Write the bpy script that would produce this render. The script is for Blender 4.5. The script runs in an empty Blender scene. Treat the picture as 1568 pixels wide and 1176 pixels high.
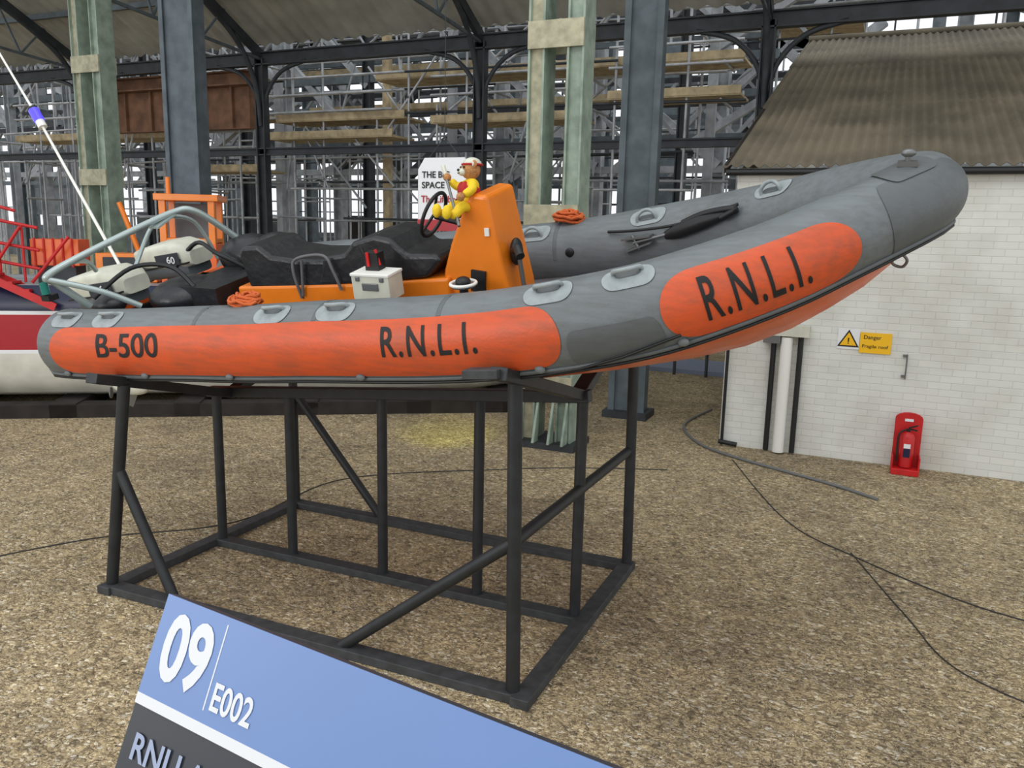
import bpy, bmesh, math, random
import numpy as np
from mathutils import Vector, Matrix, Euler
random.seed(7)
scene=bpy.context.scene
try:
    scene.view_settings.view_transform='Standard'
    scene.view_settings.look='None'
except Exception: pass

# ---------------------------------------------------------------- materials
def lin(c):
    o=[]
    for v in c:
        v=v/255.0
        o.append(v/12.92 if v<=0.04045 else ((v+0.055)/1.055)**2.4)
    return o
def M(name,rgb,rough=.6,metal=0.0,noise=None,bump=None,emit=None,rgb2=None,spec=None):
    m=bpy.data.materials.new(name); m.use_nodes=True
    nt=m.node_tree; b=nt.nodes['Principled BSDF']
    c=lin(rgb); b.inputs['Base Color'].default_value=(*c,1)
    b.inputs['Roughness'].default_value=rough; b.inputs['Metallic'].default_value=metal
    if spec is not None: b.inputs['Specular IOR Level'].default_value=spec
    tc=nt.nodes.new('ShaderNodeTexCoord')
    if noise:
        sc,amt=noise
        n=nt.nodes.new('ShaderNodeTexNoise'); n.inputs['Scale'].default_value=sc; n.inputs['Detail'].default_value=6
        nt.links.new(tc.outputs['Object'],n.inputs['Vector'])
        r=nt.nodes.new('ShaderNodeValToRGB')
        c2=lin(rgb2) if rgb2 else [x*(1-amt) for x in c]
        c1=c if rgb2 else [min(1,x*(1+amt)) for x in c]
        r.color_ramp.elements[0].position=.35; r.color_ramp.elements[0].color=(*c2,1)
        r.color_ramp.elements[1].position=.65; r.color_ramp.elements[1].color=(*c1,1)
        nt.links.new(n.outputs['Fac'],r.inputs['Fac']); nt.links.new(r.outputs['Color'],b.inputs['Base Color'])
    if bump:
        sc,st=bump
        n2=nt.nodes.new('ShaderNodeTexNoise'); n2.inputs['Scale'].default_value=sc; n2.inputs['Detail'].default_value=5
        nt.links.new(tc.outputs['Object'],n2.inputs['Vector'])
        bp=nt.nodes.new('ShaderNodeBump'); bp.inputs['Strength'].default_value=st; bp.inputs['Distance'].default_value=.02
        nt.links.new(n2.outputs['Fac'],bp.inputs['Height']); nt.links.new(bp.outputs['Normal'],b.inputs['Normal'])
    if emit:
        b.inputs['Emission Color'].default_value=(*lin(emit[0]),1); b.inputs['Emission Strength'].default_value=emit[1]
    return m
def worn(name,rgb,rough,dirt=(96,92,84),amt=.35):
    """fabric with broad grime and fine scuffs"""
    m=M(name,rgb,rough,bump=(60,.1)); nt=m.node_tree;b=nt.nodes['Principled BSDF'];L=nt.links.new
    tc=nt.nodes.new('ShaderNodeTexCoord')
    n=nt.nodes.new('ShaderNodeTexNoise');n.inputs['Scale'].default_value=3.2;n.inputs['Detail'].default_value=9;n.inputs['Roughness'].default_value=.7
    L(tc.outputs['Object'],n.inputs['Vector'])
    mp=nt.nodes.new('ShaderNodeMapping');mp.inputs['Scale'].default_value=(2,14,14);L(tc.outputs['Object'],mp.inputs['Vector'])
    n2=nt.nodes.new('ShaderNodeTexNoise');n2.inputs['Scale'].default_value=2.5;n2.inputs['Detail'].default_value=8;L(mp.outputs['Vector'],n2.inputs['Vector'])
    mu=nt.nodes.new('ShaderNodeMath');mu.operation='MULTIPLY';L(n.outputs['Fac'],mu.inputs[0]);L(n2.outputs['Fac'],mu.inputs[1])
    r=nt.nodes.new('ShaderNodeValToRGB');r.color_ramp.elements[0].position=.18;r.color_ramp.elements[0].color=(0,0,0,1);r.color_ramp.elements[1].position=.42;r.color_ramp.elements[1].color=(amt,amt,amt,1)
    L(mu.outputs[0],r.inputs['Fac'])
    mx=nt.nodes.new('ShaderNodeMixRGB');L(r.outputs['Color'],mx.inputs['Fac']);mx.inputs['Color1'].default_value=(*lin(rgb),1);mx.inputs['Color2'].default_value=(*lin(dirt),1)
    L(mx.outputs['Color'],b.inputs['Base Color']);return m
m_tube=worn('hypalon_grey',(112,118,121),.5,(86,88,84),.6)
m_tubed=worn('hypalon_dark_grey',(94,99,101),.5,(78,79,76),.5)
m_tubei=M('hypalon_inner',(98,96,98),.6,noise=(6,.12))
m_patch=M('handle_patch_grey',(150,158,160),.6,noise=(20,.1))
m_orange=worn('orange_fabric',(214,86,40),.45,(160,80,54),.7)
m_orhull=M('orange_hull_paint',(228,98,34),.32,noise=(5,.1))
m_orcon=M('orange_console_gel',(236,128,30),.3,noise=(5,.06))
m_black=M('black_rubber',(22,23,25),.5)
m_seat=M('black_vinyl',(34,35,38),.38,noise=(8,.2),bump=(9,.6))
m_text=M('black_print',(20,20,22),.6)
m_stand=M('stand_black_steel',(38,41,44),.5,.1,noise=(12,.2))
m_standtop=M('stand_base_steel',(60,62,64),.65,.05,noise=(14,.25))
m_frame=M('frame_grey_alloy',(168,182,180),.35,.4)
m_cream=M('engine_cream',(206,206,190),.4,noise=(8,.08))
m_greym=M('grey_metal',(120,122,122),.4,.6)
m_rope=M('orange_rope',(206,98,44),.8,bump=(80,.6))
m_white=M('white_plastic',(235,235,228),.4)
m_yellow=M('yellow_drysuit',(236,200,30),.7,bump=(40,.3))
m_red=M('red_paint',(196,28,30),.4,noise=(6,.1))
m_redv=M('red_lifejacket',(176,34,34),.7)
m_skin=M('teddy_fur',(196,140,88),.95,noise=(60,.2),bump=(120,.8))
m_green=M('weathered_green_paint',(160,176,160),.65,noise=(5,.2),rgb2=(128,144,130),bump=(25,.2))
m_greenb=M('cream_batten_paint',(174,170,144),.7,noise=(9,.2))
m_steel=M('dark_blue_grey_steel',(92,102,108),.55,.1,noise=(4,.2))
m_steeld=M('dark_steel',(54,58,62),.6,.1,noise=(4,.25))
m_steell=M('light_grey_steel',(160,164,168),.6,.05,noise=(3,.25))
m_scaf=M('galvanised_scaffold',(176,178,180),.45,.3,noise=(3,.25))
m_board=M('scaffold_board_timber',(184,166,132),.8,noise=(5,.25))
m_rust=M('rusty_brown_girder',(122,88,66),.8,noise=(3,.3))
m_roofin=M('asbestos_sheet_underside',(164,162,152),.9,noise=(1.2,.18))
m_navy=M('navy_hull',(24,30,62),.35)
m_hred=M('red_hull',(168,24,36),.35)
m_hwhite=M('cream_hull_bottom',(214,212,200),.5,noise=(3,.12))
m_timber=M('dark_timber_block',(44,38,34),.9,noise=(4,.3))
m_yel=M('sign_yellow',(246,190,20),.5)
m_cable=M('cable_dark',(58,56,54),.7)
m_hose=M('cable_grey',(110,112,112),.6)
m_plblue=M('plaque_blue',(114,144,198),.45,noise=(2,.03))
m_pldark=M('plaque_charcoal',(50,54,62),.45)
m_plwhite=M('plaque_white',(232,234,236),.5)
m_pltxt=M('plaque_grey_text',(160,172,200),.5)
m_blue=M('blue_lamp',(70,60,200),.2,emit=((80,70,255),1.0))
m_teal=M('teal_lamp',(30,120,110),.2)
m_floor2=M('concrete_walk',(120,130,150),.6)
m_clut=M('clutter_grey',(96,102,106),.7,noise=(2,.3))

def brick_wall():
    m=bpy.data.materials.new('white_painted_brick'); m.use_nodes=True
    nt=m.node_tree;b=nt.nodes['Principled BSDF'];b.inputs['Roughness'].default_value=.75
    tc=nt.nodes.new('ShaderNodeTexCoord'); mp=nt.nodes.new('ShaderNodeMapping')
    mp.inputs['Rotation'].default_value=(math.pi/2,0,0)
    nt.links.new(tc.outputs['Object'],mp.inputs['Vector'])
    br=nt.nodes.new('ShaderNodeTexBrick'); br.inputs['Scale'].default_value=1
    br.inputs['Brick Width'].default_value=.24; br.inputs['Row Height'].default_value=.08
    br.inputs['Mortar Size'].default_value=.006; br.inputs['Mortar Smooth'].default_value=.9
    br.inputs['Color1'].default_value=(*lin((226,227,220)),1);br.inputs['Color2'].default_value=(*lin((220,221,215)),1)
    br.inputs['Mortar'].default_value=(*lin((208,209,204)),1)
    nt.links.new(mp.outputs['Vector'],br.inputs['Vector'])
    n=nt.nodes.new('ShaderNodeTexNoise');n.inputs['Scale'].default_value=1.6;n.inputs['Detail'].default_value=7
    nt.links.new(tc.outputs['Object'],n.inputs['Vector'])
    mx=nt.nodes.new('ShaderNodeMixRGB');mx.blend_type='MULTIPLY';mx.inputs['Fac'].default_value=1
    r=nt.nodes.new('ShaderNodeValToRGB');r.color_ramp.elements[0].position=.3;r.color_ramp.elements[0].color=(.84,.82,.78,1)
    r.color_ramp.elements[1].position=.55;r.color_ramp.elements[1].color=(1,1,1,1)
    nt.links.new(n.outputs['Fac'],r.inputs['Fac'])
    nt.links.new(br.outputs['Color'],mx.inputs['Color1']);nt.links.new(r.outputs['Color'],mx.inputs['Color2'])
    nt.links.new(mx.outputs['Color'],b.inputs['Base Color'])
    bp=nt.nodes.new('ShaderNodeBump');bp.inputs['Strength'].default_value=.35;bp.inputs['Distance'].default_value=.008;bp.invert=True
    nt.links.new(br.outputs['Fac'],bp.inputs['Height']);nt.links.new(bp.outputs['Normal'],b.inputs['Normal'])
    return m
m_brick=brick_wall()

def gravel():
    m=bpy.data.materials.new('woodchip_gravel'); m.use_nodes=True
    nt=m.node_tree;b=nt.nodes['Principled BSDF'];b.inputs['Roughness'].default_value=.9
    b.inputs['Specular IOR Level'].default_value=.25
    L=nt.links.new
    tc=nt.nodes.new('ShaderNodeTexCoord')
    dn=nt.nodes.new('ShaderNodeTexNoise');dn.inputs['Scale'].default_value=22;dn.inputs['Detail'].default_value=4
    L(tc.outputs['Object'],dn.inputs['Vector'])
    ad=nt.nodes.new('ShaderNodeMixRGB');ad.blend_type='ADD';ad.inputs['Fac'].default_value=.06
    L(tc.outputs['Object'],ad.inputs['Color1']);L(dn.outputs['Color'],ad.inputs['Color2'])
    def chips(scale,sx,rot):
        mp=nt.nodes.new('ShaderNodeMapping');mp.inputs['Scale'].default_value=(sx,1,1);mp.inputs['Rotation'].default_value=(0,0,rot)
        L(ad.outputs['Color'],mp.inputs['Vector'])
        v=nt.nodes.new('ShaderNodeTexVoronoi');v.inputs['Scale'].default_value=scale;L(mp.outputs['Vector'],v.inputs['Vector']);return v
    v=chips(56,.55,.5);v2=chips(88,1.7,1.1);v3=chips(34,1,0)
    def ramp(vn,ch,cols):
        sep=nt.nodes.new('ShaderNodeSeparateColor');L(vn.outputs['Color'],sep.inputs['Color'])
        r=nt.nodes.new('ShaderNodeValToRGB');cr=r.color_ramp
        cr.elements[0].position=0;cr.elements[0].color=(*lin(cols[0][1]),1)
        cr.elements[1].position=1;cr.elements[1].color=(*lin(cols[-1][1]),1)
        for p,c in cols[1:-1]:
            e_=cr.elements.new(p);e_.color=(*lin(c),1)
        L(sep.outputs[ch],r.inputs['Fac']);return r
    cA=[(0,(118,108,90)),(.2,(168,152,122)),(.5,(198,180,144)),(.75,(222,204,162)),(.9,(238,232,214)),(1,(252,240,206))]
    cB=[(0,(108,99,86)),(.3,(170,155,128)),(.6,(208,190,154)),(1,(242,224,182))]
    r=ramp(v,'Red',cA);rb=ramp(v2,'Green',cB)
    sel=ramp(v3,'Blue',[(0,(0,0,0)),(.45,(40,40,40)),(.55,(220,220,220)),(1,(255,255,255))])
    mx=nt.nodes.new('ShaderNodeMixRGB');L(sel.outputs['Color'],mx.inputs['Fac']);L(r.outputs['Color'],mx.inputs['Color1']);L(rb.outputs['Color'],mx.inputs['Color2'])
    g=nt.nodes.new('ShaderNodeValToRGB');g.color_ramp.elements[0].position=.35;g.color_ramp.elements[0].color=(1,1,1,1)
    g.color_ramp.elements[1].position=.85;g.color_ramp.elements[1].color=(.42,.39,.36,1)
    L(v.outputs['Distance'],g.inputs['Fac'])
    mx1=nt.nodes.new('ShaderNodeMixRGB');mx1.blend_type='MULTIPLY';mx1.inputs['Fac'].default_value=.75
    L(mx.outputs['Color'],mx1.inputs['Color1']);L(g.outputs['Color'],mx1.inputs['Color2'])
    def patchn(scale,lo,hi,p0,p1,prev,fac):
        n=nt.nodes.new('ShaderNodeTexNoise');n.inputs['Scale'].default_value=scale;n.inputs['Detail'].default_value=7;n.inputs['Roughness'].default_value=.65
        L(tc.outputs['Object'],n.inputs['Vector'])
        r3=nt.nodes.new('ShaderNodeValToRGB');r3.color_ramp.elements[0].position=p0;r3.color_ramp.elements[0].color=(*lo,1)
        r3.color_ramp.elements[1].position=p1;r3.color_ramp.elements[1].color=(*hi,1)
        L(n.outputs['Fac'],r3.inputs['Fac'])
        q=nt.nodes.new('ShaderNodeMixRGB');q.blend_type='MULTIPLY';q.inputs['Fac'].default_value=fac
        L(prev,q.inputs['Color1']);L(r3.outputs['Color'],q.inputs['Color2']);return q.outputs['Color']
    c1=patchn(.55,(.64,.635,.65),(1.04,1.03,1.0),.36,.54,mx1.outputs['Color'],.8)
    c2=patchn(3.5,(.70,.69,.69),(1.08,1.06,1.03),.34,.58,c1,.7)
    c3=patchn(14,(.62,.60,.58),(1.12,1.10,1.08),.32,.58,c2,.65)
    L(c3,b.inputs['Base Color'])
    bp=nt.nodes.new('ShaderNodeBump');bp.inputs['Strength'].default_value=.8;bp.inputs['Distance'].default_value=.015;bp.invert=True
    L(v.outputs['Distance'],bp.inputs['Height'])
    bp2=nt.nodes.new('ShaderNodeBump');bp2.inputs['Strength'].default_value=.6;bp2.inputs['Distance'].default_value=.01;bp2.invert=True
    L(v2.outputs['Distance'],bp2.inputs['Height']);L(bp.outputs['Normal'],bp2.inputs['Normal'])
    L(bp2.outputs['Normal'],b.inputs['Normal'])
    return m
m_gravel=gravel()
m_shroof=M('moss_brown_roof_sheet',(122,113,95),.9,noise=(.9,.2),rgb2=(94,87,74),bump=(20,.2))

# ---------------------------------------------------------------- mesh builder
class MB:
    def __init__(s): s.v=[];s.f=[];s.mi=[];s.mats=[];s.sm=[]
    def mid(s,m):
        if m not in s.mats: s.mats.append(m)
        return s.mats.index(m)
    def add(s,vs,fs,m,smooth=False):
        o=len(s.v); s.v+= [tuple(map(float,x)) for x in vs]; k=s.mid(m)
        for f in fs: s.f.append([i+o for i in f]); s.mi.append(k); s.sm.append(smooth)
    def box(s,c,size,m,rot=None):
        hx,hy,hz=[a/2 for a in size]
        vs=[Vector((x,y,z)) for x in(-hx,hx) for y in(-hy,hy) for z in(-hz,hz)]
        if rot is not None:
            R=rot if isinstance(rot,Matrix) else Euler(rot).to_matrix()
            vs=[R@v for v in vs]
        c=Vector(c); vs=[v+c for v in vs]
        s.add(vs,[(0,1,3,2),(4,6,7,5),(0,4,5,1),(2,3,7,6),(0,2,6,4),(1,5,7,3)],m)
    def bar(s,a,b,w,h,m,up=(0,0,1)):
        a=Vector(a);b=Vector(b);t=(b-a);L=t.length;t.normalize();u=Vector(up)
        if abs(t.dot(u))>.98:u=Vector((0,1,0))
        r=t.cross(u).normalized();u=r.cross(t)
        R=Matrix((t,r,u)).transposed()
        s.box((a+b)/2,(L,w,h),m,R)
    def hbeam(s,a,b,w,h,m,up=(0,0,1),th=.03):
        a=Vector(a);b=Vector(b);t=(b-a);L=t.length;t.normalize();u=Vector(up)
        if abs(t.dot(u))>.98:u=Vector((0,1,0))
        r=t.cross(u).normalized();u=r.cross(t);R=Matrix((t,r,u)).transposed();c=(a+b)/2
        s.box(c,(L,th,h-.01),m,R); s.box(c+u*h/2,(L,w,th),m,R); s.box(c-u*h/2,(L,w,th),m,R)
    def cyl(s,a,b,r,m,n=12,r2=None,cap=True):
        s.sweep([a,b],[r,r if r2 is None else r2],m,n,cap)
    def sweep(s,pts,r,m,n=10,cap=True,closed=False):
        P=[Vector(p) for p in pts]; N=len(P)
        rs=r if isinstance(r,(list,tuple)) else [r]*N
        T=[]
        for i in range(N):
            if closed: t=P[(i+1)%N]-P[i-1]
            else: t=P[min(i+1,N-1)]-P[max(i-1,0)]
            T.append(t.normalized())
        u=Vector((0,0,1))
        if abs(T[0].dot(u))>.9:u=Vector((1,0,0))
        vs=[];
        for i in range(N):
            u=(u-T[i]*u.dot(T[i]));u.normalize();w=T[i].cross(u)
            for k in range(n):
                a=2*math.pi*k/n; vs.append(P[i]+(u*math.cos(a)+w*math.sin(a))*rs[i])
        fs=[]
        for i in range(N if closed else N-1):
            j=(i+1)%N
            for k in range(n):
                fs.append((i*n+k,j*n+k,j*n+(k+1)%n,i*n+(k+1)%n)[::-1])
        s.add(vs,fs,m,True)
        if cap and not closed:
            s.add(vs[:n],[tuple(range(n))],m); s.add(vs[-n:],[tuple(range(n))[::-1]],m)
    def ell(s,c,rad,m,rot=None,nu=16,nv=10):
        vs=[];fs=[];c=Vector(c);R=Euler(rot).to_matrix() if rot else Matrix.Identity(3)
        for i in range(nv+1):
            p=math.pi*i/nv
            for k in range(nu):
                a=2*math.pi*k/nu
                vs.append(c+R@Vector((rad[0]*math.sin(p)*math.cos(a),rad[1]*math.sin(p)*math.sin(a),rad[2]*math.cos(p))))
        for i in range(nv):
            for k in range(nu): fs.append((i*nu+k,(i+1)*nu+k,(i+1)*nu+(k+1)%nu,i*nu+(k+1)%nu))
        s.add(vs,fs,m,True)
    def prism(s,prof,y0,y1,m):   # profile in xz extruded along y
        n=len(prof);vs=[(x,y0,z) for x,z in prof]+[(x,y1,z) for x,z in prof]
        fs=[tuple(range(n)),tuple(range(2*n-1,n-1,-1))]+[(i,i+n,(i+1)%n+n,(i+1)%n) for i in range(n)]
        s.add(vs,fs,m)
    def grid(s,rows,m,smooth=True,closeu=False):
        nr=len(rows);nc=len(rows[0]);vs=[p for r in rows for p in r];fs=[]
        for i in range(nr-1):
            for k in range(nc if closeu else nc-1):
                fs.append((i*nc+k,i*nc+(k+1)%nc,(i+1)*nc+(k+1)%nc,(i+1)*nc+k))
        s.add(vs,fs,m,smooth)
    def build(s,name,parent=None,bevel=0,solid=0,fixn=True,loc=None,subd=0):
        me=bpy.data.meshes.new(name);vs=s.v
        if loc is not None: vs=[(x-loc[0],y-loc[1],z-loc[2]) for x,y,z in vs]
        me.from_pydata(vs,[],s.f)
        for m in s.mats: me.materials.append(m)
        for p,k,sm in zip(me.polygons,s.mi,s.sm): p.material_index=k;p.use_smooth=sm
        me.update()
        if fixn:
            bm=bmesh.new();bm.from_mesh(me);bmesh.ops.remove_doubles(bm,verts=bm.verts,dist=1e-5) if fixn=='w' else None
            bmesh.ops.recalc_face_normals(bm,faces=bm.faces);bm.to_mesh(me);bm.free()
        o=bpy.data.objects.new(name,me);scene.collection.objects.link(o)
        if loc is not None:o.location=loc
        if parent:o.parent=parent
        if bevel:
            b=o.modifiers.new('bevel','BEVEL');b.width=bevel;b.segments=3;b.limit_method='ANGLE';b.angle_limit=math.radians(35)
        if solid:
            b=o.modifiers.new('solid','SOLIDIFY');b.thickness=solid
        if subd:
            b=o.modifiers.new('sub','SUBSURF');b.levels=subd;b.render_levels=subd
        return o
def empty(name,loc=(0,0,0),rot=(0,0,0)):
    e=bpy.data.objects.new(name,None);e.location=loc;e.rotation_euler=rot;e.empty_display_size=.2
    scene.collection.objects.link(e);return e
def smoothpath(P,n=8,closed=False):
    P=[np.array(p,float) for p in P];out=[];N=len(P)
    rng=range(N if closed else N-1)
    for i in rng:
        g=lambda k:P[k%N] if closed else P[min(max(k,0),N-1)]
        p0,p1,p2,p3=g(i-1),g(i),g(i+1),g(i+2)
        for k in range(n):
            t=k/n
            out.append(.5*((2*p1)+(-p0+p2)*t+(2*p0-5*p1+4*p2-p3)*t*t+(-p0+3*p1-3*p2+p3)*t**3))
    if not closed: out.append(P[-1])
    return [tuple(o) for o in out]
def textgeo(s,offset=0.0,cuts=0,space=1.0):
    cu=bpy.data.curves.new('t','FONT');cu.body=s;cu.size=1;cu.offset=offset;cu.space_character=space;cu.resolution_u=4
    ob=bpy.data.objects.new('t',cu);scene.collection.objects.link(ob)
    dg=bpy.context.evaluated_depsgraph_get();dg.update()
    me=bpy.data.meshes.new_from_object(ob.evaluated_get(dg))
    bpy.data.objects.remove(ob)
    bm=bmesh.new();bm.from_mesh(me);bmesh.ops.remove_doubles(bm,verts=bm.verts,dist=1e-4)
    if cuts:
        bmesh.ops.triangulate(bm,faces=bm.faces)
        for _ in range(cuts):
            le=[e for e in bm.edges if e.calc_length()>.12]
            if le: bmesh.ops.subdivide_edges(bm,edges=le,cuts=1)
            bmesh.ops.triangulate(bm,faces=bm.faces)
    vs=[v.co.copy() for v in bm.verts];bm.verts.index_update();fs=[tuple(v.index for v in f.verts) for f in bm.faces]
    bm.free()
    x0=min(v.x for v in vs);x1=max(v.x for v in vs);y0=min(v.y for v in vs);y1=max(v.y for v in vs)
    return [((v.x-x0)/(x1-x0),(v.y-y0)/(y1-y0)) for v in vs],fs,(x1-x0)/(y1-y0)

# ---------------------------------------------------------------- camera
yaw,pitch,roll,f,cx,cy,H=.41489,.18696,.022765,1281.2,4.8916,-3.9528,2.66
F=Vector((-math.sin(yaw)*math.cos(pitch),math.cos(yaw)*math.cos(pitch),-math.sin(pitch)))
R0=Vector((math.cos(yaw),math.sin(yaw),0));U0=R0.cross(F)
Rr=R0*math.cos(roll)+U0*math.sin(roll);Uu=-R0*math.sin(roll)+U0*math.cos(roll)
cd=bpy.data.cameras.new('camera');cam=bpy.data.objects.new('camera',cd);scene.collection.objects.link(cam)
mw=Matrix((Rr,Uu,-F)).transposed().to_4x4();mw.translation=Vector((cx,cy,H));cam.matrix_world=mw
cd.sensor_width=36;cd.lens=f/1600*36;cd.clip_end=300;scene.camera=cam

# ---------------------------------------------------------------- world + lights
w=bpy.data.worlds.new('overcast');scene.world=w;w.use_nodes=True
bg=w.node_tree.nodes['Background'];bg.inputs['Color'].default_value=(.93,.965,1,1);bg.inputs['Strength'].default_value=1.15
def area(name,loc,target,size,energy,col=(1,1,1),sy=None):
    l=bpy.data.lights.new(name,'AREA');l.energy=energy;l.size=size;l.color=col
    if sy:l.shape='RECTANGLE';l.size_y=sy
    o=bpy.data.objects.new(name,l);o.location=loc
    d=Vector(target)-Vector(loc);o.rotation_euler=d.to_track_quat('-Z','Y').to_euler();scene.collection.objects.link(o);return o
area('overhead_fill',(3,-2,9.5),(2.5,2,0),6,150,(1,.97,.93),4)  # added fill light above the boat, not an actual lamp in the hall
area('ceiling_fill',(-2,-7,3.5),(-4,9,8.5),5,220,(1,.98,.95),2)  # added fill behind the camera to lift the roof underside, no real fixture

# ---------------------------------------------------------------- ground
b=MB();b.add([(-70,-14,0),(30,-14,0),(30,60,0),(-70,60,0)],[(0,1,2,3)],m_gravel);b.build('floor',fixn=False)

# ---------------------------------------------------------------- stand
b=MB()
X1=3.27;W=2.087;YM=1.045
bw,bh=.115,.06
for y in(0,YM,W): b.bar((-.04,y,bh/2),(X1+.04,y,bh/2),bw,bh,m_standtop)
for x in(0,X1): b.bar((x,-.08,bh/2+.001),(x,W+.05,bh/2+.001),bw,bh+.002,m_standtop)
r=.041
b.cyl((0,0,.03),(.26,0,1.56),r,m_stand,14)
b.cyl((3.2,0,.03),(3.17,0,1.86),r,m_stand,14)
b.cyl((X1,W,.03),(X1-.03,W,1.98),r,m_stand,14)
b.cyl((0,W,.03),(0,W,1.68),r,m_stand,14)
for x,t in((.07,1.29),(.80,1.36),(1.65,1.44),(2.45,1.52),(3.2,1.58)): b.cyl((x,YM,.03),(x,YM,t),r*.93,m_stand,14)
b.cyl((.15,0,.95),(.62,0,.05),r*.9,m_stand,12)
b.cyl((3.18,0,.95),(2.02,0,.05),r*.9,m_stand,12)
b.cyl((3.18,0,.95),(3.24,W,.98),r*.9,m_stand,12)
b.cyl((0.02,W,1.12),(.96,W,.05),r*.9,m_stand,12)
b.bar((.0,YM,1.305),(3.25,YM,1.60),.09,.08,m_stand)
for x,zn,zk,zf in((.22,1.58,1.31,1.70),(3.17,1.88,1.60,2.02)):
    sl=(zn-zk)/YM
    b.bar((x,-.22,zn+.2*sl),(x,YM,zk),.10,.07,m_stand)
    b.bar((x,YM,zk),(x,W+.1,zf+.02),.10,.07,m_stand)
b.box((.1,.1,1.60),(.9,.09,.05),m_stand,(0,-.1,0))
b.box((3.08,-.2,1.925),(.20,.12,.05),m_standtop,(0,-.1,0))
b.build('boat_stand',bevel=.006)

# ---------------------------------------------------------------- rigid inflatable lifeboat
phi=math.radians(13.5)
boat=empty('inflatable_lifeboat',(0,1.04,2.2),(phi,0,0))
TR=.25
ctrl=[(-.70,.90,-.24),(-.3,.93,-.215),(.2,.93,-.18),(.8,.93,-.125),(1.33,.93,-.08),(1.8,.93,-.03),(2.28,.93,.015),(2.7,.93,.06),(3.1,.93,.12),(3.45,.915,.19),(3.8,.865,.27),(4.1,.77,.36),(4.40,.63,.46),(4.65,.47,.56),(4.87,.29,.645),(5.01,.13,.695)]
full=[(x,-w_,z) for x,w_,z in ctrl]+[(5.06,0,.715)]+[(x,w_,z) for x,w_,z in ctrl[::-1]]
cur=np.array(smoothpath(full,10));seg=np.linalg.norm(np.diff(cur,axis=0),axis=1);S=np.concatenate([[0],np.cumsum(seg)]);SL=S[-1]
def cpos(s): return np.array([np.interp(s,S,cur[:,k]) for k in range(3)])
def frame(s):
    c=cpos(s);t=cpos(min(s+.03,SL))-cpos(max(s-.03,0));t/=np.linalg.norm(t)
    o=np.cross(t,[0,0,1.]);o/=np.linalg.norm(o);u=np.cross(o,t);return c,t,o,u
def rad(s):
    e=min(s,SL-s)
    k=1.0
    if e<.22: k=math.sqrt(max(0,1-((.22-e)/.22)**2))*.45+.55*min(1,.35+e/.22*.65)
    m_=abs(s-SL/2)
    if m_<2.0:
        q=1-m_/2.0; k*=1-.20*(q*q*(3-2*q))
    return TR*max(k,.02)
def tp(s,th,off=0):
    c,t,o,u=frame(s);r_=rad(s)+off;return c+r_*(math.cos(th)*o+math.sin(th)*u)
halfN=len(cur)//2
sx=cur[:halfN+1,0]
def sX(x): return float(np.interp(x,sx,S[:halfN+1]))
def sXp(x): return SL-sX(x)
b=MB();rows=[];ss=list(np.linspace(0,.22,10)[:-1])+list(np.linspace(.22,SL-.22,150))+list(np.linspace(SL-.22,SL,10)[1:])
NT=40
for s_ in ss:
    c,t,o,u=frame(s_);rr=rad(s_)
    rows.append([c+rr*(math.cos(2*math.pi*k/NT)*o+math.sin(2*math.pi*k/NT)*u) for k in range(NT)])
b.grid(rows,m_tube,True,True)
for rw in(rows[0],rows[-1]): b.add(rw,[tuple(range(NT))],m_tube,True)
b.build('inflatable_tube',boat)
def patch(b,s0,s1,t0,t1,off,m,ns=60,nt=14,rc=.13,endr=None):
    rows=[]
    Lh=(t1-t0)/2;tm=(t0+t1)/2;hh=TR*Lh
    for i in range(ns+1):
        q=i/ns; q=.5-.5*math.cos(math.pi*q); s_=s0+(s1-s0)*q
        d=min(s_-s0,s1-s_); e=endr or hh
        k=1 if d>=e else math.sqrt(max(0,1-((e-d)/e)**2.3))
        k=max(k,.02)
        rows.append([tp(s_,tm+Lh*k*(2*j/nt-1),off) for j in range(nt+1)])
    b.grid(rows,m)
b=MB();d2=math.radians
for mir in(0,1):
    fn=(lambda x:sX(x)) if not mir else (lambda x:sXp(x))
    a1,a2=sorted((fn(-.36),fn(3.45)));patch(b,a1,a2,d2(-34),d2(47),.004,m_orange)
    a1,a2=sorted((fn(3.90),fn(4.68)));patch(b,a1,a2,d2(-36),d2(52),.004,m_orange)
b.build('orange_panels',boat,fixn=False)
b=MB();patch(b,sX(3.47),sX(3.89),d2(-42),d2(10),.003,m_tubed,endr=.05);patch(b,sX(4.80),SL/2+.0,d2(-60),d2(70),.003,m_tubed,endr=.06)
for x in(.95,1.9,2.75): # lap seams of the fabric
    patch(b,sX(x),sX(x)+.035,d2(48),d2(120),.002,m_tubed,6,8,endr=.002);patch(b,sXp(x),sXp(x)+.035,d2(60),d2(175),.002,m_tubed,6,8,endr=.002)
b.build('reinforcement_patches',boat,fixn=False)
b=MB()
for th,rr,of in((-40,.013,.006),(-44,.009,.02)):
    b.sweep([tp(s_,d2(th),of) for s_ in np.linspace(.12,SL-.12,130)],rr,m_black if of>.01 else m_tubed,8)
for x in(-.3,.45,1.2,2.2,3.3,3.95):
    p=tp(sX(x),d2(-34),.012);b.ell(p,(.03,.016,.022),m_tube)
b.sweep([tp(sX(x),d2(t_),.02) for x,t_ in((3.3,-43),(3.5,-40),(3.7,-32),(3.95,-20))],.008,m_black,6)
b.build('rope_strake',boat)
b=MB()
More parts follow.
